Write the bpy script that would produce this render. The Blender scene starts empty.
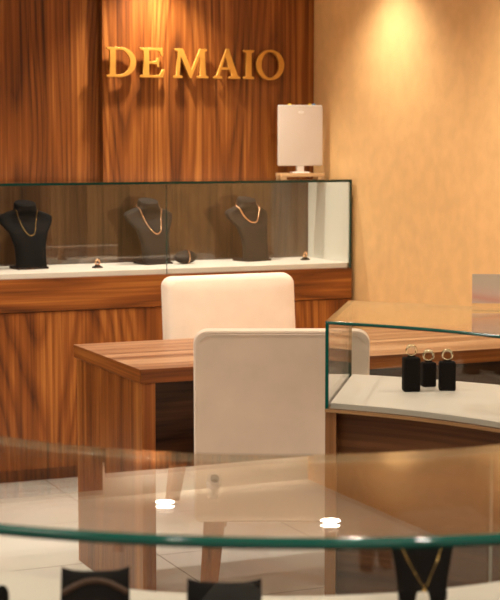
import bpy, bmesh, math, random
from mathutils import Vector, Matrix
random.seed(7)
PI = math.pi
sc = bpy.context.scene
C = sc.collection

# ------------------------------------------------------------------ camera
TH = math.radians(23.6)
PITCH = math.atan(162 / 1640)
cam_d = bpy.data.cameras.new('camera')
cam_d.sensor_fit = 'HORIZONTAL'
cam_d.sensor_width = 36
cam_d.lens = 36 * 1640 / 500
cam_d.dof.use_dof = True
cam_d.dof.focus_distance = 4.5
cam_d.dof.aperture_fstop = 12.0
cam_d.clip_start = 0.05
cam = bpy.data.objects.new('camera', cam_d)
cam.location = (0, 0, 1.45)
cam.rotation_euler = (PI / 2 - PITCH, 0, -TH)
C.objects.link(cam)
sc.camera = cam
sc.view_settings.view_transform = 'Standard'
sc.view_settings.look = 'None'
sc.view_settings.gamma = 1
sc.view_settings.use_curve_mapping = False
sc.view_settings.exposure = 0.0
sc.cycles.transparent_max_bounces = 32
sc.cycles.max_bounces = 12

# ------------------------------------------------------------------ materials
def new_mat(name):
    m = bpy.data.materials.new(name)
    m.use_nodes = True
    nt = m.node_tree
    nt.nodes.clear()
    out = nt.nodes.new('ShaderNodeOutputMaterial')
    return m, nt, out

def N(nt, kind, **kw):
    n = nt.nodes.new(kind)
    for k, v in kw.items():
        setattr(n, k, v)
    return n

def plain(name, col, rough=0.6, metal=0.0, spec=0.5, bump=0.0, bscale=300, var=0.0, vscale=6, sheen=0.0):
    m, nt, out = new_mat(name)
    b = N(nt, 'ShaderNodeBsdfPrincipled')
    b.inputs['Base Color'].default_value = (*col, 1)
    b.inputs['Roughness'].default_value = rough
    b.inputs['Metallic'].default_value = metal
    b.inputs['Specular IOR Level'].default_value = spec
    if sheen:
        b.inputs['Sheen Weight'].default_value = sheen
        b.inputs['Sheen Roughness'].default_value = 0.4
    tc = N(nt, 'ShaderNodeTexCoord')
    if var:
        n = N(nt, 'ShaderNodeTexNoise')
        n.inputs['Scale'].default_value = vscale
        n.inputs['Detail'].default_value = 5
        nt.links.new(tc.outputs['Object'], n.inputs['Vector'])
        r = N(nt, 'ShaderNodeValToRGB')
        r.color_ramp.elements[0].position = 0.3
        r.color_ramp.elements[1].position = 0.7
        r.color_ramp.elements[0].color = (*[c * (1 - var) for c in col], 1)
        r.color_ramp.elements[1].color = (*[min(1, c * (1 + var)) for c in col], 1)
        nt.links.new(n.outputs['Fac'], r.inputs['Fac'])
        nt.links.new(r.outputs['Color'], b.inputs['Base Color'])
    if bump:
        n2 = N(nt, 'ShaderNodeTexNoise')
        n2.inputs['Scale'].default_value = bscale
        n2.inputs['Detail'].default_value = 3
        nt.links.new(tc.outputs['Object'], n2.inputs['Vector'])
        bp = N(nt, 'ShaderNodeBump')
        bp.inputs['Strength'].default_value = bump
        bp.inputs['Distance'].default_value = 0.002
        nt.links.new(n2.outputs['Fac'], bp.inputs['Height'])
        nt.links.new(bp.outputs['Normal'], b.inputs['Normal'])
    nt.links.new(b.outputs[0], out.inputs[0])
    return m

def wood(name, axis='Z', dark=(.055, .014, .0035), mid=(.23, .066, .011), light=(.52, .20, .042),
         seed=0.0, rough=0.38, scale=1.0, figure=1.0, stripe=None):
    """walnut veneer: stretched fine grain, broad cathedral figure, grain along axis"""
    m, nt, out = new_mat(name)
    b = N(nt, 'ShaderNodeBsdfPrincipled')
    b.inputs['Roughness'].default_value = rough
    b.inputs['Specular IOR Level'].default_value = .35
    tc = N(nt, 'ShaderNodeTexCoord')
    def mapping(along, across):
        mp = N(nt, 'ShaderNodeMapping')
        s = [across * scale] * 3
        for q in axis: s['XYZ'.index(q)] = along * scale
        mp.inputs['Scale'].default_value = s
        mp.inputs['Location'].default_value = (seed * 3.1, seed * 1.7, seed * 2.3)
        nt.links.new(tc.outputs['Object'], mp.inputs['Vector'])
        return mp
    # cathedral figure: iso-contours of a smooth stretched noise
    m1 = mapping(0.42, 3.6)
    n1 = N(nt, 'ShaderNodeTexNoise')
    n1.inputs['Scale'].default_value = 1.0
    n1.inputs['Detail'].default_value = 1.2
    n1.inputs['Roughness'].default_value = 0.35
    nt.links.new(m1.outputs[0], n1.inputs['Vector'])
    mu = N(nt, 'ShaderNodeMath', operation='MULTIPLY')
    mu.inputs[1].default_value = 22.0 * figure
    nt.links.new(n1.outputs['Fac'], mu.inputs[0])
    m4 = mapping(2.0, 30)
    n4 = N(nt, 'ShaderNodeTexNoise')
    n4.inputs['Scale'].default_value = 1.0
    n4.inputs['Detail'].default_value = 3
    nt.links.new(m4.outputs[0], n4.inputs['Vector'])
    m4m = N(nt, 'ShaderNodeMath', operation='MULTIPLY')
    m4m.inputs[1].default_value = .45
    nt.links.new(n4.outputs['Fac'], m4m.inputs[0])
    addj = N(nt, 'ShaderNodeMath', operation='ADD')
    nt.links.new(mu.outputs[0], addj.inputs[0])
    nt.links.new(m4m.outputs[0], addj.inputs[1])
    fr = N(nt, 'ShaderNodeMath', operation='FRACT')
    nt.links.new(addj.outputs[0], fr.inputs[0])
    fig = N(nt, 'ShaderNodeValToRGB')
    e = fig.color_ramp.elements
    e[0].position = 0.0; e[0].color = (0.0, 0.0, 0.0, 1)
    e[1].position = 1.0; e[1].color = (0.15, 0.15, 0.15, 1)
    x = e.new(0.22); x.color = (0.75, 0.75, 0.75, 1)
    x = e.new(0.6); x.color = (0.95, 0.95, 0.95, 1)
    nt.links.new(fr.outputs[0], fig.inputs['Fac'])
    # broad tone bands
    m2 = mapping(0.15, 10)
    n2 = N(nt, 'ShaderNodeTexNoise')
    n2.inputs['Scale'].default_value = 1.0
    n2.inputs['Detail'].default_value = 4
    nt.links.new(m2.outputs[0], n2.inputs['Vector'])
    # fine pores
    m3 = mapping(3.0, 160)
    n3 = N(nt, 'ShaderNodeTexNoise')
    n3.inputs['Scale'].default_value = 1.0
    n3.inputs['Detail'].default_value = 2
    nt.links.new(m3.outputs[0], n3.inputs['Vector'])
    def lin(a, wa, bq, wb):
        p = N(nt, 'ShaderNodeMath', operation='MULTIPLY'); p.inputs[1].default_value = wa
        nt.links.new(a, p.inputs[0])
        q = N(nt, 'ShaderNodeMath', operation='MULTIPLY_ADD'); q.inputs[1].default_value = wb
        nt.links.new(bq, q.inputs[0]); nt.links.new(p.outputs[0], q.inputs[2])
        return q.outputs[0]
    v = lin(fig.outputs['Color'], 0.19, n2.outputs['Fac'], 0.55)
    v = lin(v, 1.0, n3.outputs['Fac'], 0.26)
    m6 = mapping(.7, 70)
    n6 = N(nt, 'ShaderNodeTexNoise')
    n6.inputs['Scale'].default_value = 1.0
    n6.inputs['Detail'].default_value = 3
    nt.links.new(m6.outputs[0], n6.inputs['Vector'])
    v = lin(v, 1.0, n6.outputs['Fac'], 0.55)
    v = lin(v, .93, n6.outputs['Fac'], -.04)
    if stripe:
        m5 = mapping(0.02, stripe)
        n5 = N(nt, 'ShaderNodeTexNoise')
        n5.inputs['Scale'].default_value = 1.0
        n5.inputs['Detail'].default_value = 2
        nt.links.new(m5.outputs[0], n5.inputs['Vector'])
        v = lin(v, 0.6, n5.outputs['Fac'], 0.65)
    rp = N(nt, 'ShaderNodeValToRGB')
    e = rp.color_ramp.elements
    e[0].position = 0.50; e[0].color = (*dark, 1)
    e[1].position = 1.0; e[1].color = (*light, 1)
    x = e.new(0.74); x.color = (*mid, 1)
    nt.links.new(v, rp.inputs['Fac'])
    nt.links.new(rp.outputs['Color'], b.inputs['Base Color'])
    nt.links.new(b.outputs[0], out.inputs[0])
    return m

def glass_mat(name, tint=(.975, .985, .978)):
    m, nt, out = new_mat(name)
    geo = N(nt, 'ShaderNodeNewGeometry')
    ior = N(nt, 'ShaderNodeMix', data_type='FLOAT')
    ior.inputs['A'].default_value = 1.5
    ior.inputs['B'].default_value = 1 / 1.5
    nt.links.new(geo.outputs['Backfacing'], ior.inputs['Factor'])
    fz = N(nt, 'ShaderNodeFresnel')
    nt.links.new(ior.outputs['Result'], fz.inputs['IOR'])
    t = N(nt, 'ShaderNodeBsdfTransparent'); t.inputs[0].default_value = (*tint, 1)
    g = N(nt, 'ShaderNodeBsdfGlossy'); g.inputs['Roughness'].default_value = 0.0
    g.inputs['Color'].default_value = (1, 1, 1, 1)
    mx = N(nt, 'ShaderNodeMixShader')
    nt.links.new(fz.outputs[0], mx.inputs[0])
    nt.links.new(t.outputs[0], mx.inputs[1])
    nt.links.new(g.outputs[0], mx.inputs[2])
    nt.links.new(mx.outputs[0], out.inputs[0])
    return m

def emit(name, col, s):
    m, nt, out = new_mat(name)
    e = N(nt, 'ShaderNodeEmission')
    e.inputs[0].default_value = (*col, 1); e.inputs[1].default_value = s
    nt.links.new(e.outputs[0], out.inputs[0])
    return m

def tile_mat():
    m, nt, out = new_mat('floor_tile')
    b = N(nt, 'ShaderNodeBsdfPrincipled')
    b.inputs['Roughness'].default_value = 0.3
    tc = N(nt, 'ShaderNodeTexCoord')
    mp = N(nt, 'ShaderNodeMapping')
    mp.inputs['Location'].default_value = (-1.955 + 0.6, 0.13, 0)
    nt.links.new(tc.outputs['Object'], mp.inputs['Vector'])
    br = N(nt, 'ShaderNodeTexBrick')
    br.offset = 0
    br.inputs['Scale'].default_value = 1
    br.inputs['Brick Width'].default_value = 0.6
    br.inputs['Row Height'].default_value = 0.6
    br.inputs['Mortar Size'].default_value = 0.0025
    br.inputs['Color1'].default_value = (.83, .79, .74, 1)
    br.inputs['Color2'].default_value = (.80, .76, .71, 1)
    br.inputs['Mortar'].default_value = (.20, .14, .09, 1)
    nt.links.new(mp.outputs[0], br.inputs['Vector'])
    n = N(nt, 'ShaderNodeTexNoise'); n.inputs['Scale'].default_value = 3
    n.inputs['Detail'].default_value = 6
    nt.links.new(tc.outputs['Object'], n.inputs['Vector'])
    mx = N(nt, 'ShaderNodeMix', data_type='RGBA', blend_type='MULTIPLY')
    mx.inputs['Factor'].default_value = 0.15
    nt.links.new(br.outputs['Color'], mx.inputs['A'])
    nt.links.new(n.outputs['Color'], mx.inputs['B'])
    nt.links.new(mx.outputs['Result'], b.inputs['Base Color'])
    nt.links.new(b.outputs[0], out.inputs[0])
    return m

M = {}
M['floor'] = tile_mat()
M['gold_wall'] = plain('gold_wallpaper', (.80, .49, .21), 0.55, var=.06, vscale=14, bump=.25, bscale=120)
M['white_wall'] = plain('cream_paint', (.82, .76, .68), 0.8, var=.02)
M['brown_wall'] = plain('brown_wallpaper', (.06, .035, .02), 0.7, var=.05)
M['ceiling'] = plain('ceiling_paint', (.86, .81, .74), 0.85, var=.02)
M['wood_left'] = wood('walnut_panel_left', 'Z', seed=1.3, figure=1.1)
M['wood_sign'] = wood('walnut_panel_sign', 'Z', seed=4.3, figure=0.9)
M['wood_body'] = wood('walnut_cabinet', 'Z', seed=7.9, figure=.75)
M['wood_trim'] = wood('walnut_trim', 'X', seed=2.2, figure=0.5)
M['wood_trim_side'] = wood('walnut_trim_side', 'Y', seed=3.3, figure=0.5)
M['inlay'] = wood('pale_inlay', 'Z', seed=4.4, figure=.1, dark=(.25, .10, .03), mid=(.45, .22, .07), light=(.60, .34, .13))
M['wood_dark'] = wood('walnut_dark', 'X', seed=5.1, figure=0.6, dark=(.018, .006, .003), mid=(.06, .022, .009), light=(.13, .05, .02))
M['wood_desk_top'] = wood('desk_top_veneer', 'X', seed=3.7, figure=0.35, rough=.3, stripe=14,
                          dark=(.09, .035, .016), mid=(.30, .135, .065), light=(.62, .38, .22))
M['wood_desk_side'] = wood('desk_side_veneer', 'Z', seed=6.4, figure=0.5, stripe=18)
M['wood_leg'] = wood('chair_leg_wood', 'Z', seed=1.9, figure=0.2, dark=(.12, .035, .008), mid=(.34, .115, .026), light=(.50, .20, .05))
M['wood_edge'] = wood('curved_case_wood', 'XY', seed=8.2, figure=0.2, dark=(.03, .01, .004), mid=(.11, .04, .013), light=(.24, .10, .035))
M['wood_stile'] = wood('curved_case_stile', 'Z', seed=9.2, figure=0.3, dark=(.07, .025, .009), mid=(.24, .10, .035), light=(.42, .20, .08))
M['wood_ledge'] = wood('curved_case_ledge', 'XY', seed=5.2, figure=0.2, dark=(.25, .12, .05), mid=(.45, .25, .11), light=(.60, .38, .18))
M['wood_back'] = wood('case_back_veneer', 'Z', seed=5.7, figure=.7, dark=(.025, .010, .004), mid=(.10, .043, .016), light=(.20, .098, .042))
M['kick'] = plain('kick_board', (.035, .015, .008), 0.6)
M['fabric'] = plain('chair_velvet', (.82, .67, .54), 0.9, spec=.2, bump=.4, bscale=900, var=.05, vscale=9, sheen=.25)
M['piping'] = plain('chair_piping', (.74, .61, .50), 0.9, spec=.2)
M['glass'] = glass_mat('case_glass')
M['glass_edge'] = plain('glass_edge', (.004, .10, .078), 0.08, spec=.6)
M['glass_edge_light'] = plain('glass_edge_pale', (.30, .36, .24), 0.15, spec=.6)
M['glass_edge_dark'] = plain('glass_edge_dark', (.002, .026, .020), 0.2, spec=.5)
M['deck'] = plain('white_deck', (.78, .72, .64), 0.5, var=.02)
M['white_side'] = plain('white_glass_back', (.80, .80, .72), 0.12, spec=.6)
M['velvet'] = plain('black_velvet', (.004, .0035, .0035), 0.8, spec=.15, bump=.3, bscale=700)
M['charcoal'] = plain('charcoal_linen', (.021, .015, .011), 0.75, spec=.3, bump=.5, bscale=600, var=.15, vscale=60)
M['gold'] = plain('gold', (.95, .62, .22), 0.18, metal=1, var=.03, vscale=40)
M['rose'] = plain('rose_gold', (.92, .55, .32), 0.2, metal=1)
M['pale_gold'] = plain('pale_gold', (.95, .82, .58), 0.14, metal=1)
M['brass'] = plain('brushed_brass', (.62, .30, .05), 0.42, metal=.35, var=.06, vscale=30)
M['leather'] = plain('brown_leather', (.07, .028, .012), 0.5)
M['shaded_white_plastic'] = plain('shaded_white_plastic', (.66, .57, .49), 0.45, var=.01)  # white plastic greyed in its colour for the panel's shaded front
M['bright_plastic'] = plain('bright_plastic', (.88, .86, .82), 0.3)
M['pale_wood'] = wood('pale_wood', 'X', seed=2.8, figure=.2, dark=(.40, .22, .09), mid=(.58, .36, .18), light=(.70, .48, .27))
M['grey_mark'] = plain('grey_mark', (.93, .90, .86), 0.3)
M['acrylic'] = glass_mat('acrylic', (.985, .98, .975))
M['yellow'] = plain('yellow_speck', (.85, .62, .03), 0.4)
M['blue'] = plain('blue_speck', (.10, .30, .62), 0.4)
M['lamp_white'] = plain('lamp_white', (.92, .90, .87), 0.4)
M['lamp_dark'] = plain('lamp_dark', (.05, .04, .035), 0.3)
M['lamp_on'] = emit('lamp_lens', (1, .86, .70), 45)

M['panel_on'] = emit('fill_panel_diffuser', (1, .86, .68), 10)
M['strip_on'] = emit('strip_diffuser', (1, .80, .55), 14)

def card_mat():
    m, nt, out = new_mat('sign_card')
    b = N(nt, 'ShaderNodeBsdfPrincipled'); b.inputs['Roughness'].default_value = .5
    tc = N(nt, 'ShaderNodeTexCoord')
    sp = N(nt, 'ShaderNodeSeparateXYZ')
    nt.links.new(tc.outputs['Generated'], sp.inputs[0])
    mp = N(nt, 'ShaderNodeMath', operation='MULTIPLY_ADD'); mp.inputs[1].default_value = .35
    nt.links.new(sp.outputs['X'], mp.inputs[0]); nt.links.new(sp.outputs['Z'], mp.inputs[2])
    r = N(nt, 'ShaderNodeValToRGB'); e = r.color_ramp.elements
    e[0].position = .05; e[0].color = (.88, .74, .66, 1)
    e[1].position = .75; e[1].color = (.86, .78, .68, 1)
    x = e.new(.22); x.color = (.88, .58, .48, 1)
    x = e.new(.42); x.color = (.90, .74, .66, 1)
    nt.links.new(mp.outputs[0], r.inputs[0]); nt.links.new(r.outputs[0], b.inputs['Base Color'])
    tr = N(nt, 'ShaderNodeBsdfTranslucent'); nt.links.new(r.outputs[0], tr.inputs[0])
    mx = N(nt, 'ShaderNodeMixShader'); mx.inputs[0].default_value = .5
    nt.links.new(b.outputs[0], mx.inputs[1]); nt.links.new(tr.outputs[0], mx.inputs[2]); nt.links.new(mx.outputs[0], out.inputs[0])
    return m
M['card'] = card_mat()
def far_edge_mat():
    m, nt, out = new_mat('glass_far_edge')
    t = N(nt, 'ShaderNodeBsdfTransparent'); t.inputs[0].default_value = (.95, .97, .94, 1)
    b = N(nt, 'ShaderNodeBsdfPrincipled'); b.inputs['Base Color'].default_value = (.55, .55, .38, 1); b.inputs['Roughness'].default_value = .1
    mx = N(nt, 'ShaderNodeMixShader'); mx.inputs[0].default_value = .28
    nt.links.new(t.outputs[0], mx.inputs[1]); nt.links.new(b.outputs[0], mx.inputs[2]); nt.links.new(mx.outputs[0], out.inputs[0])
    return m
M['glass_far_edge'] = far_edge_mat()

# ------------------------------------------------------------------ helpers
def link_mesh(name, bm, mats, parent=None, smooth=None, loc=None):
    """one mesh object from a bmesh (bmesh in the parent's local space)"""
    bmesh.ops.recalc_face_normals(bm, faces=bm.faces)
    me = bpy.data.meshes.new(name)
    bm.to_mesh(me); bm.free()
    for m in (mats if isinstance(mats, (list, tuple)) else [mats]):
        me.materials.append(M[m])
    if smooth is not None:
        me.shade_smooth()
        me.set_sharp_from_angle(angle=math.radians(smooth))
    o = bpy.data.objects.new(name, me)
    C.objects.link(o)
    if parent: o.parent = parent
    if loc: o.location = loc
    return o

def tag(o, label, cat, group=None):
    o['label'] = label; o['category'] = cat
    if group: o['group'] = group
    return o

def thing(name, label, cat, loc=(0, 0, 0), rz=0.0, group=None):
    o = bpy.data.objects.new(name, None)
    o.empty_display_size = .05
    C.objects.link(o)
    o.location = loc; o.rotation_euler = (0, 0, rz)
    return tag(o, label, cat, group)

def dup(root, loc, rz, label, group=None):
    r = root.copy(); C.objects.link(r)
    r.location = loc; r.rotation_euler = (0, 0, rz); r['label'] = label
    if group: r['group'] = group
    for ch in list(root.children):
        c = ch.copy(); C.objects.link(c); c.parent = r
        for g in list(ch.children):
            d = g.copy(); C.objects.link(d); d.parent = c
    return r

def box(bm, x0, x1, y0, y1, z0, z1, bev=0, seg=1, mi=0):
    v = [bm.verts.new((x, y, z)) for x in (x0, x1) for y in (y0, y1) for z in (z0, z1)]
    F = [bm.faces.new([v[i] for i in q]) for q in
         ((0, 1, 3, 2), (4, 6, 7, 5), (0, 4, 5, 1), (2, 3, 7, 6), (0, 2, 6, 4), (1, 5, 7, 3))]
    for q in F: q.material_index = mi
    if bev:
        es = set(e for q in F for e in q.edges)
        r = bmesh.ops.bevel(bm, geom=list(es), offset=bev, segments=seg, profile=.5, affect='EDGES')
        for q in r['faces']: q.material_index = mi
    return v

def boxo(name, b6, mat, parent=None, bev=0, seg=1):
    bm = bmesh.new(); box(bm, *b6, bev=bev, seg=seg)
    return link_mesh(name, bm, mat, parent, smooth=35 if bev and seg > 1 else None)

def struct(name, b6, mat):
    o = boxo(name, b6, mat); o['kind'] = 'structure'; return o

def loft(bm, rings, closed=True, cap=True):
    vs = [[bm.verts.new(p) for p in r] for r in rings]
    n = len(vs[0])
    for a, b in zip(vs, vs[1:]):
        for i in range(n if closed else n - 1):
            j = (i + 1) % n
            bm.faces.new((a[i], a[j], b[j], b[i]))
    if cap:
        bm.faces.new(vs[0][::-1]); bm.faces.new(vs[-1])
    return vs

def tube(bm, pts, r, n=10, closed=False):
    P = [Vector(p) for p in pts]
    L = len(P); rings = []
    prev = None
    for i in range(L):
        t = (P[(i + 1) % L] - P[i - 1]) if closed else (P[min(i + 1, L - 1)] - P[max(i - 1, 0)])
        t.normalize()
        if prev is None:
            a = t.cross(Vector((0, 0, 1)))
            if a.length < .05: a = t.cross(Vector((1, 0, 0)))
        else:
            a = prev - t * prev.dot(t)
        a.normalize(); prev = a
        b = t.cross(a)
        rr = r[i] if isinstance(r, (list, tuple)) else r
        rings.append([P[i] + (a * math.cos(2 * PI * k / n) + b * math.sin(2 * PI * k / n)) * rr for k in range(n)])
    if closed:
        vs = [[bm.verts.new(p) for p in q] for q in rings]
        for i in range(L):
            A, B = vs[i], vs[(i + 1) % L]
            # match rotation at the seam
            off = 0
            if i == L - 1:
                off = min(range(n), key=lambda o: (A[0].co - B[o].co).length)
            for k in range(n):
                bm.faces.new((A[k], A[(k + 1) % n], B[(k + 1 + off) % n], B[(k + off) % n]))
    else:
        loft(bm, rings)

def lathe(bm, prof, n=32):
    rings = [[(max(r, 1e-4) * math.cos(2 * PI * k / n), max(r, 1e-4) * math.sin(2 * PI * k / n), z) for k in range(n)] for r, z in prof]
    loft(bm, rings)

def torus_pts(R, n, ax='Y', c=(0, 0, 0)):
    out = []
    for k in range(n):
        a = 2 * PI * k / n
        u, v = R * math.cos(a), R * math.sin(a)
        out.append((c[0] + u, c[1], c[2] + v) if ax == 'Y' else ((c[0], c[1] + u, c[2] + v) if ax == 'X' else (c[0] + u, c[1] + v, c[2])))
    return out

def arc(cx, cy, R, a0, a1, n):
    return [Vector((cx + R * math.cos(math.radians(a0 + (a1 - a0) * i / n)), cy + R * math.sin(math.radians(a0 + (a1 - a0) * i / n)))) for i in range(n + 1)]

def ring_slab(bm, A, B, z0, z1, c=0.0, edge='sides', mf=0, me=1):
    """solid between plan polylines A and B, z0..z1; c rounds the long edges; edge says which faces are cut glass edges"""
    rings = []
    for a, b in zip(A, B):
        d = (b - a); L = d.length; d /= L
        if c:
            S = 8
            half = [(c - c * math.sin(PI * k / S), (z0 + z1) / 2 + c * math.cos(PI * k / S)) for k in range(S + 1)]   # top to bottom round the A edge
            prof = [(t, z) for t, z in half] + [(L - t, z) for t, z in half[::-1]]
        else:
            prof = [(0, z0), (L, z0), (L, z1), (0, z1)]
        rings.append([(a.x + d.x * t, a.y + d.y * t, z) for t, z in prof])
    vs = [[bm.verts.new(p) for p in r] for r in rings]
    n = len(vs[0])
    flat = {8, 17} if c else {0, 2}           # bottom and top strips
    far = set(range(9, 17)) if c else set()
    for P, Q in zip(vs, vs[1:]):
        for i in range(n):
            f = bm.faces.new((P[i], P[(i + 1) % n], Q[(i + 1) % n], Q[i]))
            if edge == 'sides': f.material_index = mf if i in flat else (2 if i in far else me)
            elif edge == 'topbot': f.material_index = me if i in flat else mf
            else: f.material_index = mf
    for r in (vs[0][::-1], vs[-1]):
        f = bm.faces.new(r); f.material_index = me if edge else mf

def pane_box(name, b6, thin, parent, edge='glass_edge', c=0.0):
    """flat pane: faces across the thin axis are glass, the rest cut edges"""
    bm = bmesh.new(); box(bm, *b6)
    ax = 'xyz'.index(thin)
    bm.normal_update()
    for f in bm.faces:
        f.material_index = 0 if abs(f.normal[ax]) > .9 else 1
    return link_mesh(name, bm, ['glass', edge], parent)

# ------------------------------------------------------------------ the room
XR, YB, CEIL = 3.42, 7.12, 2.31
XL, YF = -1.6, -1.6
struct('floor', (XL, XR, YF, YB, -.08, 0), 'floor')
struct('ceiling', (XL, XR, YF, YB, CEIL, CEIL + .08), 'ceiling')
struct('wall_back', (XL, XR, YB, YB + .1, 0, CEIL), 'white_wall')
struct('wall_right', (XR, XR + .1, YF, YB + .1, 0, CEIL), 'gold_wall')
struct('unseen_dark_sheet_1', (XR - .02, XR - .0005, YF + .001, 2.7, .001, CEIL - .001), 'brown_wall')  # unseen dark sheet, added so the back glass mirrors less gold wall
struct('wall_left', (XL - .1, XL, YF, YB + .1, 0, CEIL), 'brown_wall')
struct('wall_front', (XL - .1, XR + .1, YF - .1, YF, 0, CEIL), 'brown_wall')

o = boxo('wall_panel', (XL, 2.364, YB - .008, YB, .0, 2.27), 'wood_left')
tag(o, 'tall unlit walnut wall panel at left without lettering, recessed beside the lettered panel', 'wall panel', 'walnut wall panels')
bm = bmesh.new(); box(bm, 2.366, XR - .001, YB - .05, YB - .03, 0, 2.185); box(bm, 2.366, XR - .001, YB - .0305, YB, 0, 2.14)
o = link_mesh('wall_panel', bm, 'wood_sign')
tag(o, 'lit walnut wall panel carrying the raised gold letters', 'wall panel', 'walnut wall panels')

# ------------------------------------------------------------------ gold letters
def poly(cu, pts):
    s = cu.splines.new('POLY'); s.points.add(len(pts) - 1)
    for p, q in zip(s.points, pts): p.co = (q[0], q[1], 0, 1)
    s.use_cyclic_u = True
def ell(cx, cy, rx, ry, a0, a1, n=24):
    return [(cx + rx * math.cos(math.radians(a0 + (a1 - a0) * i / n)), cy + ry * math.sin(math.radians(a0 + (a1 - a0) * i / n))) for i in range(n + 1)]
GL = {
 'D': [[(0, 0), (45, 0)] + ell(45, 50, 55, 50, -88, 88) + [(45, 100), (0, 100), (0, 95), (11, 91), (11, 9), (0, 5)],
       [(29, 7), (44, 7)] + ell(44, 50, 37, 43, -88, 88) + [(44, 93), (29, 93)]],
 'E': [[(0, 0), (80, 0), (86, 27), (80, 27), (72, 11), (66, 7), (30, 7), (30, 47), (52, 47), (59, 43), (61, 35), (66, 35), (66, 67), (61, 67), (59, 58), (52, 54), (30, 54), (30, 93), (62, 93), (69, 90), (75, 75), (81, 75), (78, 100), (0, 100), (0, 95), (12, 91), (12, 9), (0, 5)]],
 'M': [[(0, 0), (30, 0), (30, 5), (19, 9), (24, 78), (57, 0), (63, 0), (95, 80), (97, 9), (86, 5), (86, 0), (126, 0), (126, 5), (116, 9), (112, 91), (121, 95), (121, 100), (96, 100), (64, 24), (32, 100), (5, 100), (5, 95), (14, 91), (10, 9), (0, 5)]],
 'A': [[(0, 0), (32, 0), (32, 5), (20, 9), (28, 31), (63, 31), (71, 9), (60, 5), (60, 0), (104, 0), (104, 5), (94, 9), (58, 103), (50, 103), (11, 9), (0, 5)],
       [(31, 38), (60, 38), (45, 79)]],
 'I': [[(0, 0), (42, 0), (42, 5), (31, 9), (31, 91), (42, 95), (42, 100), (0, 100), (0, 95), (11, 91), (11, 9), (0, 5)]],
 'O': [ell(52, 50, 53, 53, 0, 355, 47), ell(52, 50, 35, 46, 0, 355, 47)],
}
yl = YB - .05
sign = thing('wall_lettering', 'raised gold serif capital letters mounted in a row on the walnut wall panel', 'sign', (2.38, yl, 1.725))
def letter(ch, x, w, h, zz):
    cu = bpy.data.curves.new('letter', 'CURVE')
    cu.dimensions = '2D'; cu.fill_mode = 'BOTH'; cu.extrude = .006; cu.bevel_depth = .0012
    for s in GL[ch]: poly(cu, s)
    xs = [p[0] for p in GL[ch][0]]; sx = w / (max(xs) - min(xs))
    for s in cu.splines:
        for p in s.points: p.co = (p.co[0] * sx, p.co[1] * h / 100, 0, 1)
    tmp = bpy.data.objects.new('letter', cu); C.objects.link(tmp)
    dg = bpy.context.evaluated_depsgraph_get(); dg.update()
    me = bpy.data.meshes.new_from_object(tmp.evaluated_get(dg))
    bpy.data.objects.remove(tmp)
    me.transform(Matrix.Translation((x - 2.38, -.026, zz - 1.725)) @ Matrix.Rotation(PI / 2, 4, 'X'))
    # stand-off pins fixing the letter to the panel
    bm = bmesh.new(); bm.from_mesh(me)
    for px in ((.25, .75) if ch not in 'I' else (.5,)):
        fx = x - 2.38 + w * (px if ch != 'D' else (.18 if px < .5 else .93)) if ch != 'O' else x - 2.38 + w * (.08 if px < .5 else .92)
        if ch == 'E': fx = x - 2.38 + w * (.24 if px < .5 else .2)
        fz = zz - 1.725 + h * (.5 if ch in 'DOI' else (.2 if px < .5 else .21))
        if ch == 'M': fx = x - 2.38 + w * (.13 if px < .5 else .84)
        if ch == 'A': fx = x - 2.38 + w * (.19 if px < .5 else .77)
        box(bm, fx - .003, fx + .003, -.021, 0, fz - .003, fz + .003)
    bm.to_mesh(me); bm.free()
    me.materials.clear(); me.materials.append(M['brass'])
    o = bpy.data.objects.new('letter', me); C.objects.link(o); o.parent = sign
for ch, x, w in (('D', 2.377, .137), ('E', 2.537, .114), ('M', 2.698, .168), ('A', 2.895, .130), ('I', 3.045, .050), ('O', 3.110, .140)):
    letter(ch, x, w, .131, 1.7235)

# ------------------------------------------------------------------ glass display case along the back wall
CX0, CX1, CY0, CY1 = .35, 3.40, 6.63, YB - .052
case = thing('display_case', 'long walnut cabinet with tall glass showcase against the panelled back wall', 'display case', (1.9, 6.85, 0), 0, 'glass display cases')
def cpart(name, b6, mat, bev=0):
    b = (b6[0] - 1.9, b6[1] - 1.9, b6[2] - 6.85, b6[3] - 6.85, b6[4], b6[5])
    return boxo(name, b, mat, case, bev)
cpart('kick_board', (CX0, CX1, CY0 + .035, CY1, 0, .055), 'kick')
cpart('body', (CX0, CX1, CY0 + .004, CY1, .055, .722), 'wood_body', .001)
cpart('trim_band', (CX0, CX1, CY0 - .004, CY1, .725, .863), 'wood_trim', .001)
cpart('deck', (CX0 + .01, CX1 - .0145, CY0 + .014, CY1 - .012, .863, .886), 'deck', .001)
def cpane(name, b6, thin, edge='glass_edge'):
    b = (b6[0] - 1.9, b6[1] - 1.9, b6[2] - 6.85, b6[3] - 6.85, b6[4], b6[5])
    return pane_box(name, b, thin, case, edge)
cpane('front_pane', (CX0, 2.5035, CY0, CY0 + .006, .863, 1.2518), 'y')
cpane('front_pane', (2.5055, CX1 - .0095, CY0, CY0 + .006, .863, 1.2518), 'y')
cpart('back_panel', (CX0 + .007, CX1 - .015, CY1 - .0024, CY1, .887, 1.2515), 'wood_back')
cpane('back_pane', (CX0, CX1, CY1 - .009, CY1 - .003, .863, 1.2518), 'y')
cpane('top_pane', (CX0, CX1, CY0, CY1, 1.2520, 1.263), 'z', 'glass_edge_dark')
cpane('side_pane', (CX1 - .009, CX1, CY0, CY1 - .010, .863, 1.2518), 'x', 'glass_edge_dark')
cpart('side_panel', (CX1 - .014, CX1 - .0095, CY0 + .008, CY1 - .010, .886, 1.2515), 'white_side')
cpane('side_pane', (CX0, CX0 + .006, CY0 + .008, CY1 - .010, .863, 1.2518), 'x')

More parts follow.
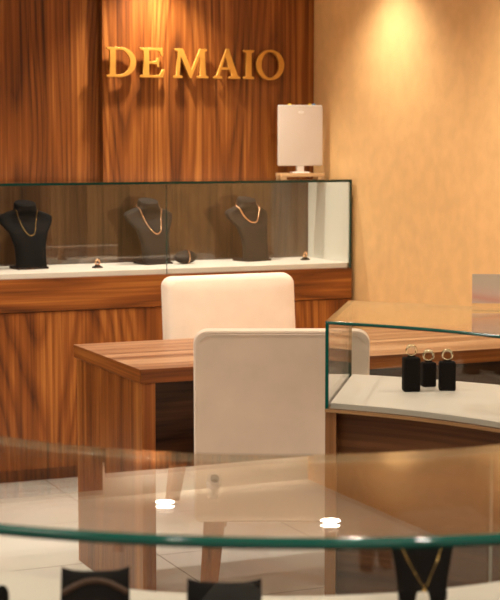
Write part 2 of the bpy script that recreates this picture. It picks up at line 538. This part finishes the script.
# ------------------------------------------------------------------ desk
DX0, DX1, DY0, DY1 = 1.670, 3.30, 4.656, 5.325
desk = thing('desk', 'walnut veneer consultation desk with thick side panel, between the two cream chairs', 'desk', (2.4, 5.0, 0))
def dpart(name, b6, mat, bev=.001):
    return boxo(name, (b6[0] - 2.4, b6[1] - 2.4, b6[2] - 5.0, b6[3] - 5.0, b6[4], b6[5]), mat, desk, bev)
bm = bmesh.new(); box(bm, DX0 - 2.4, DX1 - 2.4, DY0 - 5.0, DY1 - 5.0, .706, .75, .0012); bm.normal_update()
for f in bm.faces: f.material_index = 0 if f.normal.z > .5 else (2 if abs(f.normal.x) > .5 else 1)  # edges: a different wood, with their shade also put into the darker colour
link_mesh('tabletop', bm, ['wood_desk_top', 'wood_trim', 'wood_trim_side'], desk)
for sp_ in [c for c in desk.children if c.name.startswith('side_panel')][:1]:
    for yy in (4.79, 5.205):
        link_mesh('inlay_strip', (lambda b: (box(b, DX0 + .0077 - 2.4, DX0 + .009 - 2.4, yy - .004 - 5, yy + .004 - 5, .001, .704), b)[1])(bmesh.new()), 'inlay', sp_)
dpart('side_panel', (DX0 + .008, DX0 + .052, DY0 + .008, DY1 - .008, 0, .7055), 'wood_desk_side')
dpart('side_panel', (DX1 - .052, DX1 - .008, DY0 + .008, DY1 - .008, 0, .7055), 'wood_desk_side')
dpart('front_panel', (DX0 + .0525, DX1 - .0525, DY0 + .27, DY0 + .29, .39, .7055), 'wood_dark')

# ------------------------------------------------------------------ chairs
def rounded_rect(w, h, r, n=6):
    pts = []
    for cx, cz, a in ((w / 2 - r, h - r, 0), (-w / 2 + r, h - r, 90), (-w / 2 + r, r * .4, 180), (w / 2 - r, r * .4, 270)):
        rr = r if a < 180 else r * .4
        xx = cx if a < 180 else (math.copysign(w / 2 - rr, cx))
        for i in range(n + 1):
            t = math.radians(a + 90 * i / n)
            pts.append((xx + rr * math.cos(t), cz + rr * math.sin(t)))
    return pts
def make_chair():
    t = thing('upholstered_chair', '', 'chair', (0, 0, 0), 0, 'cream upholstered chairs')
    W, H0, H1, T = .505, .33, .90, .085
    # backrest: outer (rear) face at local y = 0, front at y = +T; chair faces +y
    bm = bmesh.new()
    rings = []
    prof = [(.003, .012), (.0, .006), (.003, .001), (.010, 0), (T * .5, -.003), (T - .018, 0), (T - .006, .006), (T, .020), (T + .006, .06)]
    for y, ins in prof:
        pts = rounded_rect(W - 2 * ins, (H1 - H0) - 2 * ins, .040 - ins * .4)
        ring = []
        for x, z in pts:
            zz = z + ins + H0
            bow = .018 * (1 - (2 * x / W) ** 2)
            rec = -.05 * max(0, (zz - .45)) / .45
            ring.append((x, y + rec - bow * 0.4, zz))
        rings.append(ring)
    loft(bm, rings)
    back = link_mesh('backrest', bm, 'fabric', t, smooth=50)
    # piping around the rear face
    bm = bmesh.new()
    pts = []
    for x, z in rounded_rect(W - .022, (H1 - H0) - .022, .045):
        zz = z + .011 + H0
        bow = .018 * (1 - (2 * x / W) ** 2)
        if zz > H1 - .035: pts.append((x, .0005 - .05 * max(0, (zz - .45)) / .45 - bow * .4, zz))
    tube(bm, pts, .0018, 6)
    link_mesh('piping', bm, 'piping', back, smooth=60)
    # seat: thick cushion with rounded corners
    bm = bmesh.new()
    rings = []
    D = .44
    for z, ins in ((.335, .03), (.333, .008), (.345, 0), (.43, -.002), (.462, .004), (.474, .016), (.480, .04)):
        w = W - 2 * ins - .01; y0, y1 = T + .002 + ins * .2, T + D - ins
        r = .05
        ring = []
        for cx, cy, a in ((w / 2 - r, y1 - r, 0), (-w / 2 + r, y1 - r, 90), (-w / 2 + .01, y0 + .01, 180), (w / 2 - .01, y0 + .01, 270)):
            rr = r if a < 180 else .01
            for i in range(7):
                q = math.radians(a + 15 * i)
                ring.append((cx + rr * math.cos(q), cy + rr * math.sin(q), z))
        rings.append(ring)
    loft(bm, rings)
    link_mesh('seat', bm, 'fabric', t, smooth=50)
    for sx in (-1, 1):
        for yy, sp in ((.045, -.05), (T + D - .07, .03)):
            bm = bmesh.new()
            rr = []
            for z, hw, k in ((.34, .032, 0), (.2, .028, .4), (0, .021, 1)):
                cx, cy = sx * (.195 + .03 * k), yy + sp * k
                rr.append([(cx - hw, cy - hw, z), (cx + hw, cy - hw, z), (cx + hw, cy + hw, z), (cx - hw, cy + hw, z)])
            loft(bm, rr)
            bmesh.ops.bevel(bm, geom=list(bm.edges), offset=.002, segments=1, affect='EDGES')
            link_mesh('leg', bm, 'wood_leg', t)
    return t
chair = make_chair()
a = math.atan2(-.202, .462)
chair.location = (1.972, 4.285, 0); chair.rotation_euler = (0, 0, a)
chair['label'] = 'cream upholstered chair with wooden legs seen from behind, tucked up to front of the desk'
ch2 = dup(chair, (2.560, 6.07, 0), PI + .0, 'cream upholstered chair facing us behind the desk, before the back showcase', 'cream upholstered chairs')

ch2.scale = (1.10, 1, 1)

# ------------------------------------------------------------------ curved cases
def offset(A, B, d):
    return [a + (b - a).normalized() * d for a, b in zip(A, B)]
def sub(L, i0, i1): return L[i0:i1 + 1]

def ends(P, d):
    """shorten a polyline by d at both ends"""
    Q = list(P)
    Q[0] = P[0] + (P[1] - P[0]).normalized() * d
    Q[-1] = P[-1] + (P[-2] - P[-1]).normalized() * d
    return Q

HZ0, HZ1 = .856, 1.05
def build_curved(root, A, B, T=.008, TT=.010, seam=None, stile=False, top_edge='glass_edge'):
    o0 = root.location.xy.copy()
    A = [p - o0 for p in A]; B = [p - o0 for p in B]
    n = len(A) - 1
    def mk(name, mats, slabs, sm=30, **k):
        bm = bmesh.new()
        for s in slabs: ring_slab(bm, *s, **k)
        return link_mesh(name, bm, mats, root, smooth=sm)
    # body
    Ai, Bi = offset(A, B, .03), offset(B, A, .02)
    mk('kick_board', ['kick'], [(offset(A, B, .06), offset(B, A, .05), 0, .07)], edge=None)
    mk('body', ['wood_edge'], [(ends(Ai, .012), ends(Bi, .012), .07, .848)], edge=None)
    if stile:
        d = (A[1] - A[0]).normalized()
        S0 = [A[0] + (B[0] - A[0]).normalized() * .004, A[0] + d * .026 + (B[0] - A[0]).normalized() * .004]
        S1 = [B[0] - (B[0] - A[0]).normalized() * .01, B[0] + d * .026 - (B[0] - A[0]).normalized() * .01]
        bm = bmesh.new(); ring_slab(bm, S0, S1, 0, .8485, edge=None)
        link_mesh('side_panel', bm, 'wood_stile', root)
    mk('ledge', ['wood_ledge'], [(offset(A, B, -.004), offset(B, A, -.004), .849, HZ0)], edge=None)
    mk('deck', ['deck'], [(ends(offset(A, B, T + .003), T + .004), ends(offset(B, A, T + .003), T + .004), HZ0, HZ0 + .012)], edge=None)
    # glass
    zt = HZ1 - TT
    Af, Bf = ends(A, T + .0005), ends(B, T + .0005)
    mk('front_pane', ['glass', 'glass_edge'], [(Af, offset(Af, B, T), HZ0, zt)], edge='topbot')
    TB = .005
    if seam:
        for i0, i1, g0, g1 in ((0, seam, T + .0005, .0012), (seam, n, 0, T + .0005)):
            Q, P = list(sub(B, i0, i1)), list(sub(A, i0, i1))
            Q[0] = Q[0] + (Q[1] - Q[0]).normalized() * g0
            Q[-1] = Q[-1] + (Q[-2] - Q[-1]).normalized() * g1
            mk('back_pane', ['glass', 'glass_edge_light'], [(Q, offset(Q, P, TB), HZ0, zt)], edge='none')
    else:
        mk('back_pane', ['glass', 'glass_edge_light'], [(Bf, offset(Bf, A, TB), HZ0, zt)], edge='none')
    for i, j in ((0, 1), (n, n - 1)):
        a, b = A[i], B[i]
        w = (A[j] - A[i]).normalized()
        bm = bmesh.new()
        ring_slab(bm, [a, b], [a + w * T, b + w * T], HZ0, zt, edge='topbot')
        link_mesh('side_pane', bm, ['glass', 'glass_edge'], root)
    o = mk('top_pane', ['glass', top_edge, 'glass_far_edge'], [(A, B, zt, HZ1)], sm=None, edge='sides', c=TT / 2)
    me = o.data
    me.shade_smooth()
    bm = bmesh.new(); bm.from_mesh(me)
    for e in bm.edges:
        mi = {f.material_index for f in e.link_faces}
        e.smooth = len(mi) == 1
    bm.to_mesh(me); bm.free()

n = 72
A = [Vector((.80 + 1.05 * math.cos(math.radians(41.8 + (-30 - 41.8) * i / n)), 2.51 + 1.05 * math.sin(math.radians(41.8 + (-30 - 41.8) * i / n)))) for i in range(n + 1)]
B = [Vector((.80 + 1.51 * math.cos(math.radians(46.4 + (-30 - 46.4) * i / n)), 2.51 + 1.51 * math.sin(math.radians(46.4 + (-30 - 46.4) * i / n)))) for i in range(n + 1)]
rc = thing('display_case', 'curved wooden showcase with low glass top holding three black ring stands, at right', 'display case', (1.9, 3.1, 0), 0, 'glass display cases')
build_curved(rc, A, B, T=.008, TT=.007, stile=True)

n = 96
A = arc(1.075, 2.293, .919, -170, -72, n)
B = arc(1.107, 2.425, .607, -170, -62, n)
fc = thing('display_case', 'curved glass showcase in the blurred foreground with black cushions on its white deck', 'display case', (.75, 1.7, 0), 0, 'glass display cases')
# seam of the far pane where it meets the photo's right edge
best = min(range(n + 1), key=lambda i: (B[i] - Vector((1.141, 1.821))).length)
build_curved(fc, A, B, T=.009, TT=.011, seam=best)

# ------------------------------------------------------------------ jewellery busts
def bust_section(k):
    """half width, half depth, centre y at fraction k of the height (front is -y)"""
    tab = [(0, .070, .030, .0), (.15, .068, .028, .002), (.35, .071, .024, .004), (.55, .088, .022, .006), (.70, .120, .024, .020), (.785, .126, .026, .021),
           (.835, .104, .034, .019), (.87, .074, .040, .015), (.895, .054, .040, .012), (.94, .050, .038, .010), (.985, .050, .038, .008), (1.0, .046, .035, .008)]
    for (k0, *a), (k1, *b) in zip(tab, tab[1:]):
        if k <= k1:
            t = (k - k0) / (k1 - k0)
            w, d, y = [p + (q - p) * t for p, q in zip(a, b)]
            return [w, d, y + .085 * min(k, .84) ** 2.2]
    return [tab[-1][1], tab[-1][2], tab[-1][3] + .085 * .84 ** 2.2]
def bust_mesh(H):
    bm = bmesh.new(); rings = []
    for i in range(41):
        k = i / 40
        w, d, yc = bust_section(k)
        ring = []
        e = .62 if k < .8 else .62 + .38 * min(1, (k - .8) / .07)
        for j in range(32):
            a = 2 * PI * j / 32
            c, s = math.cos(a), math.sin(a)
            zz = k * H
            if k > .93: zz += s * .012 * (k - .93) / .07
            ring.append((math.copysign(abs(c) ** e, c) * w, yc + math.copysign(abs(s) ** e, s) * d, zz))
        rings.append(ring)
    loft(bm, rings)
    return bm
def bust_front(x, k):
    w, d, yc = bust_section(k)
    e = .62 if k < .8 else .62 + .38 * min(1, (k - .8) / .07)
    c = min(.999, abs(x) / w) ** (1 / e)
    s = math.sqrt(max(0, 1 - c * c))
    return yc - d * s ** e
def make_bust(H, mat='charcoal'):
    t = thing('necklace_bust', '', 'jewellery bust', (0, 0, 0), 0, 'necklace busts in the back showcase')
    link_mesh('torso', bust_mesh(H), mat, t, smooth=50)
    bm = bmesh.new(); box(bm, -.070, .070, -.030, .085, 0.0, .010, .003, 2)
    link_mesh('foot', bm, mat, t, smooth=40)
    return t
def necklace_pts(H, drop, half, n=64):
    pts = []
    for i in range(n):
        a = 2 * PI * i / n
        s, c = math.sin(a), math.cos(a)
        if c <= 0.15:
            # front strand: hangs from neck sides
            u = s
            x = half * u
            k =   .895 - (drop / H) * (1 - abs(u) ** 2.4) 
            if abs(u) > .999: k = .895
            y = bust_front(x, k) - .004
            pts.append((x, y, k * H))
        else:
            w, d, yc = bust_section(.90)
            pts.append((s * (w + .004), yc + c * (d + .004), .895 * H + .012 * c))
    # relax
    P = [Vector(p) for p in pts]
    for _ in range(2):
        P = [P[i] * .5 + (P[i - 1] + P[(i + 1) % n]) * .25 for i in range(n)]
    return [(p.x, p.y - (.003 if p.y < 0.005 else 0), p.z) for p in P]
DK = .886
BH = .284
bust = make_bust(BH)
g = 'necklace busts in the back showcase'
spots = [((2.556, 6.90), .22, 'dark necklace bust with thin gold necklace, middle of three behind the back showcase glass'),
         ((3.045, 6.90), .32, 'dark necklace bust wearing a thick gold necklace, nearest the right end of the back showcase'),
         ((1.965, 6.86), .1, 'necklace bust coloured black for the shade at the left end of the back showcase')]
for i, ((x, y), rz, lab) in enumerate(spots):
    if i == 0:
        bust.location = (x, y, DK); bust.rotation_euler = (0, 0, rz); bust['label'] = lab
    elif i == 1:
        dup(bust, (x, y, DK), rz, lab, g)
    else:
        b = make_bust(BH, 'velvet'); b.location = (x, y, DK); b.rotation_euler = (0, 0, rz); b['label'] = lab  # black instead of charcoal: shade at this end put into the colour
def necklace(i, r, drop, half, mat, lab, beads=0, n=64):
    (x, y), rz, _ = spots[i]
    bm = bmesh.new()
    P = necklace_pts(BH, drop, half, n)
    tube(bm, P, r, 8, closed=True)
    for k in range(beads):
        q = P[(k * n) // beads]
        m = Matrix.Translation(q)
        bmesh.ops.create_icosphere(bm, subdivisions=1, radius=r * 1.7, matrix=m)
    o = link_mesh('necklace', bm, mat, smooth=60, loc=(x, y, DK)); o.rotation_euler = (0, 0, rz)
    return tag(o, lab, 'necklace', 'gold necklaces on busts')
necklace(0, .0022, .118, .058, 'rose', 'thin gold beaded chain necklace on the middle bust of the back showcase', beads=16)
necklace(1, .0044, .078, .066, 'rose', 'thick polished gold necklace on the bust nearest the white panel')
necklace(2, .0009, .110, .048, 'gold', 'very thin gold chain on the dim leftmost bust of the back showcase')

# bracelet cushion
def cushion_mesh(L, Hh, D):
    bm = bmesh.new(); rings = []
    for i in range(17):
        u = -1 + 2 * i / 16
        f = (1 - abs(u) ** 2.2 * .62)
        ring = []
        for j in range(20):
            a = 2 * PI * j / 20
            ring.append((u * L / 2, math.cos(a) * D / 2 * f, Hh / 2 + math.sin(a) * Hh / 2 * f))
        rings.append(ring)
    loft(bm, rings); return bm
o = link_mesh('bracelet_cushion', cushion_mesh(.115, .060, .062), 'charcoal', smooth=50, loc=(2.685, 6.87, DK)); o.rotation_euler = (0, .0, .25)
tag(o, 'small dark jewellery cushion lying on the white deck right of the middle bust', 'jewellery cushion')
bm = bmesh.new(); tube(bm, torus_pts(.0345, 32, 'X', (0, 0, .031)), .0022, 8, closed=True)
o = link_mesh('bracelet', bm, 'rose', smooth=60, loc=(2.685, 6.87, DK + .001)); o.rotation_euler = (0, 0, .25)
tag(o, 'thin gold bracelet round the small dark cushion in the back showcase', 'bracelet')

# ring clips in the back showcase
def ring_clip(x, y, lab, rlab, rz):
    bm = bmesh.new()
    rr = []
    for z, w, d in ((0, .021, .014), (.006, .020, .013), (.010, .012, .008), (.014, .009, .006)):
        rr.append([(-w, -d, z), (w, -d, z), (w, d, z), (-w, d, z)])
    loft(bm, rr)
    bmesh.ops.bevel(bm, geom=list(bm.edges), offset=.0015, segments=1, affect='EDGES')
    o = link_mesh('ring_stand', bm, 'velvet', loc=(x, y, DK)); o.rotation_euler = (0, 0, rz)
    tag(o, lab, 'ring stand', 'low ring stands in the back showcase')
    bm = bmesh.new(); tube(bm, torus_pts(.0115, 28, 'Y', (0, 0, .0245)), .0038, 8, closed=True)
    bmesh.ops.create_icosphere(bm, subdivisions=2, radius=.005, matrix=Matrix.Translation((0, 0, .037)))
    o = link_mesh('ring', bm, 'rose', smooth=60, loc=(x, y, DK)); o.rotation_euler = (0, 0, rz)
    tag(o, rlab, 'ring', 'gold rings')
ring_clip(2.245, 6.80, 'tiny black ring stand between the left and middle busts', 'tiny gold ring between the left and middle busts', .3)
ring_clip(3.277, 6.86, 'tiny black ring stand near the white end panel', 'tiny gold ring near the white end panel', .5)

# ------------------------------------------------------------------ ring pillars on the curved case
RD = HZ0 + .012
def ring_pillar(x, y, hw, h, rz, lab, rlab, rr, ring_rz, mat):
    bm = bmesh.new(); box(bm, -hw, hw, -hw * .8, hw * .8, 0, h, .004, 3)
    box(bm, -hw * .5, hw * .5, -.003, .003, h - .001, h + .003, .001, 1)
    o = link_mesh('ring_stand', bm, 'velvet', smooth=40, loc=(x, y, RD)); o.rotation_euler = (0, 0, rz)
    tag(o, lab, 'ring stand', 'black ring stands on the curved showcase')
    bm = bmesh.new()
    P = torus_pts(rr, 32, 'Y', (0, 0, h + rr + .0035))
    tube(bm, P, [.0018 + .0018 * (math.sin(2 * PI * k / 32) * .5 + .5) for k in range(32)], 8, closed=True)
    o = link_mesh('ring', bm, mat, smooth=60, loc=(x, y, RD)); o.rotation_euler = (0, 0, ring_rz)
    tag(o, rlab, 'ring', 'gold rings')
ring_pillar(1.843, 3.289, .0195, .079, -TH + .1, 'tallest and leftmost of the three black ring stands on the curved showcase', 'open gold ring on the tallest black ring stand', .0115, -.2, 'pale_gold')
ring_pillar(1.915, 3.335, .0165, .058, -TH + .2, 'smallest black ring stand, half hidden between the other two', 'gold ring on the smallest, middle black ring stand', .0115, -.45, 'pale_gold')
ring_pillar(1.927, 3.269, .0195, .067, -TH - .05, 'right-hand black ring stand of the three on the curved showcase', 'gold ring on the right-hand black ring stand', .0115, -.75, 'pale_gold')

# ------------------------------------------------------------------ acrylic sign holder on the curved case
ac = thing('sign_holder', 'clear acrylic sign holder with blank pinkish card standing on the curved showcase', 'sign holder', (2.088, 3.285, HZ1), -.5)
bm = bmesh.new(); box(bm, -.075, .095, 0, .0025, .003, .082); link_mesh('back_sheet', bm, 'acrylic', ac)
bm = bmesh.new(); box(bm, -.0745, .0945, -.0015, -.0004, .012, .081); link_mesh('card', bm, 'card', ac)
bm = bmesh.new(); box(bm, -.075, .095, -.065, .0025, 0.0, .0028, .0008); link_mesh('foot', bm, 'acrylic', ac)

# ------------------------------------------------------------------ white panel on the back showcase
wp = thing('countertop_panel', 'white upright panel on short stand and pale wooden base atop the back showcase', 'display panel', (3.277, 6.92, 1.263), -.13)
bm = bmesh.new(); box(bm, -.108, .108, -.012, .012, .058, .333, .006, 3); link_mesh('screen_panel', bm, 'shaded_white_plastic', wp, smooth=40)
bm = bmesh.new(); box(bm, -.105, .105, -.010, .014, .3332, .339, .002, 2); link_mesh('top_strip', bm, 'bright_plastic', wp, smooth=40)
for x, m_, lab in ((-.05, 'yellow', 'yellow clip'), (.048, 'yellow', 'yellow clip'), (.066, 'blue', 'blue clip')):
    bm = bmesh.new(); bmesh.ops.create_icosphere(bm, subdivisions=2, radius=.008, matrix=Matrix.Translation((x, .002, .341)) @ Matrix.Diagonal((1.2, .8, .6, 1)))
    link_mesh('speck', bm, m_, wp, smooth=60)['label'] = lab  # small coloured specks along the top strip
bm = bmesh.new()
tube(bm, ell_pts := [(.013 * math.cos(2 * PI * k / 24), -.0122, .306 + .005 * math.sin(2 * PI * k / 24)) for k in range(24)], .0012, 6, closed=True)
box(bm, -.008, .008, -.0126, -.0118, .3045, .3075)
link_mesh('emblem', bm, 'grey_mark', wp)
bm = bmesh.new(); box(bm, -.018, .018, -.008, .008, .030, .064, .002, 2); link_mesh('neck', bm, 'shaded_white_plastic', wp, smooth=40)
bm = bmesh.new(); box(bm, -.040, .040, -.030, .030, .025, .0305, .002, 2); link_mesh('foot_plate', bm, 'bright_plastic', wp, smooth=40)
bm = bmesh.new(); box(bm, -.107, .107, -.042, .042, .008, .025, .002, 2); link_mesh('base_board', bm, 'pale_wood', wp, smooth=40)
for sx in (-1, 1):
    for sy in (-1, 1):
        bm = bmesh.new(); box(bm, sx * .09 - .014, sx * .09 + .014, sy * .030 - .008, sy * .030 + .008, 0, .0085)
        link_mesh('base_foot', bm, 'pale_wood', wp)

# ------------------------------------------------------------------ foreground jewellery stands
FD = HZ0 + .012
def front_cushion(x, y, w, h, lab, rz, band=None):
    bm = bmesh.new(); rings = []
    for i in range(25):
        u = -1 + 2 * i / 24
        f = .80 + .20 * abs(u) ** 3
        D = .040 * (1 - .55 * u * u)
        ring = []
        for j in range(24):
            a = 2 * PI * j / 24
            c, s = math.cos(a), math.sin(a)
            ring.append((u * w / 2, math.copysign(abs(c) ** .8, c) * D / 2 + .018 * (s), h / 2 + math.copysign(abs(s) ** .8, s) * h / 2 * f))
        rings.append(ring)
    loft(bm, rings)
    zmin = min(v.co.z for v in bm.verts)
    o = link_mesh('bracelet_cushion', bm, 'velvet', smooth=50, loc=(x, y, FD - zmin)); o.rotation_euler = (0, 0, rz)
    tag(o, lab, 'jewellery cushion', 'black cushions in the front showcase')
    if band:
        bm = bmesh.new(); P = []
        for k in range(40):
            u = -1 + 2 * k / 39
            zz = h * (.62 + .20 * (1 - u * u))
            D = .040 * (1 - .55 * u * u)
            s = (zz - h / 2) / (h / 2 * (.8 + .2 * abs(u) ** 3)); s = max(-.98, min(.98, s))
            s0 = math.copysign(abs(s) ** (1 / .8), s)
            yy = -((1 - s0 * s0) ** .5) ** .8 * D / 2 + .018 * s0 - .003
            P.append((u * w * .47, yy, zz))
        tube(bm, P, .0035, 8)
        b = link_mesh('bracelet', bm, 'leather', smooth=60, loc=(x, y, FD - zmin)); b.rotation_euler = (0, 0, rz)
        tag(b, band, 'bracelet')
front_cushion(.601, 1.84, .082, .066, 'blurred black cushion with brown bracelet, second from left at the bottom edge', -TH + .05, 'brown leather bracelet across the blurred black cushion at bottom left')
front_cushion(.728, 1.742, .088, .062, 'plain black cushion at bottom centre of the front showcase, partly cut off', -TH)

# small finger stand at the far left
bm = bmesh.new(); lathe(bm, [(.012, 0), (.012, .004), (.0085, .008), (.0085, .026), (.0072, .032), (.004, .036), (.0005, .037)], 20)
tag(link_mesh('ring_stand', bm, 'velvet', smooth=50, loc=(.508, 1.922, FD)), 'small round-topped black ring stand at the bottom left corner', 'ring stand')

# pendant stand, flaring upwards, standing on two legs
ps = thing('pendant_stand', 'tall black pendant stand at bottom right of the front showcase', 'jewellery stand', (.981, 1.717, FD), -TH - .02)
bm = bmesh.new()
rings = []
for i in range(15):
    k = i / 14
    z = .030 + .055 * k
    w = .030 + .0095 * k ** 1.2
    if k > .93: w -= .003
    yc = .004 + .012 * k
    ring = []
    for j in range(28):
        a = 2 * PI * j / 28
        c, s = math.cos(a), math.sin(a)
        ring.append((math.copysign(abs(c) ** .5, c) * w, yc + math.copysign(abs(s) ** .7, s) * .011, z))
    rings.append(ring)
loft(bm, rings)
link_mesh('board', bm, 'velvet', ps, smooth=50)
for sx in (-1, 1):
    bm = bmesh.new(); rr = []
    for z, x0, x1 in ((.031, .006, .030), (.015, .010, .0285), (0, .013, .028)):
        rr.append([(sx * x0, -.006, z), (sx * x1, -.006, z), (sx * x1, .014, z), (sx * x0, .014, z)])
    loft(bm, rr); link_mesh('leg', bm, 'velvet', ps)
bm = bmesh.new()
pts = [(-.026, -.0005, .084), (-.018, -.0085, .068), (-.010, -.0095, .054), (-.002, -.0105, .040), (.004, -.011, .038), (.010, -.0095, .054), (.017, -.0085, .070), (.022, -.0005, .084)]
tube(bm, pts, .00028, 6)
for q in (pts[2], pts[6]):
    bmesh.ops.create_icosphere(bm, subdivisions=2, radius=.0014, matrix=Matrix.Translation(q))
bmesh.ops.create_icosphere(bm, subdivisions=2, radius=.0028, matrix=Matrix.Translation((.001, -.013, .034)))
o = link_mesh('necklace', bm, 'gold', smooth=60, loc=ps.location); o.rotation_euler = ps.rotation_euler
tag(o, 'fine gold chain with small pendant on the tall black stand at bottom right', 'necklace')

# ------------------------------------------------------------------ lamps
WARM = (1.0, .885, .74)
def downlight(x, y, lab, power, size=2.0, aim=None, first=[None], blend=.6):
    if first[0] is None:
        t = thing('ceiling_downlight', lab, 'ceiling light', (x, y, CEIL), 0, 'ceiling downlights')
        bm = bmesh.new(); lathe(bm, [(.0425, -.0), (.056, -.0), (.058, -.004), (.054, -.008), (.045, -.008), (.0425, -.004)], 32)
        link_mesh('trim_ring', bm, 'lamp_white', t, smooth=40)
        bm = bmesh.new(); lathe(bm, [(.0001, -.006), (.042, -.0065), (.042, -.001), (.0001, -.001)], 32)
        link_mesh('lens', bm, 'lamp_on', t)
        first[0] = t
    else:
        dup(first[0], (x, y, CEIL), 0, lab, 'ceiling downlights')
    l = bpy.data.lights.new('downlight_beam', 'SPOT')
    l.energy = power; l.spot_size = size; l.spot_blend = blend; l.color = WARM; l.shadow_soft_size = .025
    lo = bpy.data.objects.new('downlight_beam', l); C.objects.link(lo)
    lo.location = (x, y, CEIL - .02)
    d = Vector(aim) if aim else Vector((0, 0, -1))
    lo.rotation_euler = d.to_track_quat('-Z', 'Y').to_euler()
downlight(2.592, 6.90, 'round lit ceiling downlight mirrored in the foreground glass beside the desk leg', 85, 1.85, blend=1)
downlight(3.12, 6.27, 'round lit ceiling downlight mirrored in the foreground glass near the curved showcase', 50, 2.1, blend=1)
OFF = 'round white ceiling downlight lighting the shop'
for x, y, p in ((1.6, 5.85, 105), (.2, 5.4, 70), (3.08, 4.9, 75), (2.4, 5.05, 45), (1.2, 3.7, 22), (.1, 3.7, 50), (2.9, 2.9, 36), (1.3, 2.4, 22), (-.3, 2.2, 30), (2.6, 1.2, 50), (.9, .6, 40), (-.6, .4, 60)):
    downlight(x, y, OFF, p, 2.6, blend=1)
# flat light panels added as soft fill, unseen behind and beside the camera
for i, (x, y) in enumerate(((.2, -.9), (1.8, -.6), (-.9, 1.3))):
    if i == 0:
        lp = thing('fill_light_panel', 'square white ceiling panel added as unseen soft fill light', 'ceiling light', (x, y, CEIL), 0, 'added fill light panels')
        bm = bmesh.new(); box(bm, -.31, .31, -.31, .31, -.012, 0); link_mesh('frame', bm, 'lamp_white', lp)
        bm = bmesh.new(); box(bm, -.29, .29, -.29, .29, -.014, -.0125); link_mesh('diffuser', bm, 'panel_on', lp)
    else:
        dup(lp, (x, y, CEIL), 0, 'square white ceiling panel added as unseen soft fill light', 'added fill light panels')
# LED strip lying on top of the lettered panel, washing the pale strip of wall above it
bm = bmesh.new(); box(bm, 2.40, XR - .03, YB - .025, YB - .008, 2.1405, 2.148)
tag(link_mesh('light_strip', bm, 'strip_on'), 'LED light strip tucked behind the top edge of the lettered panel', 'light strip')
# ceiling spotlight by the sign, seen only as a mirror image in the front glass
sp = thing('ceiling_spotlight', 'small white ceiling spotlight with dark front, mirrored in the foreground glass', 'ceiling light', (2.84, 6.93, CEIL))
bm = bmesh.new(); lathe(bm, [(.026, 0), (.026, -.008), (.008, -.012), (.006, -.05)][::-1], 24); link_mesh('mount', bm, 'lamp_white', sp, smooth=40)
bm = bmesh.new(); lathe(bm, [(.018, .03), (.033, .022), (.035, -.028), (.030, -.030)], 28)
o = link_mesh('lamp_head', bm, 'lamp_white', sp, smooth=40)
o.location = (0, -.01, -.075); o.rotation_euler = Vector((.2, 1.0, .9)).to_track_quat('Z', 'Y').to_euler()
bm = bmesh.new(); lathe(bm, [(.0001, -.0315), (.021, -.0315), (.021, -.029), (.0001, -.029)], 24)
q = link_mesh('lens', bm, 'lamp_dark', o)

w = bpy.data.worlds.new('world'); sc.world = w; w.use_nodes = True
w.node_tree.nodes['Background'].inputs[0].default_value = (.5, .38, .26, 1)
w.node_tree.nodes['Background'].inputs[1].default_value = 0.2
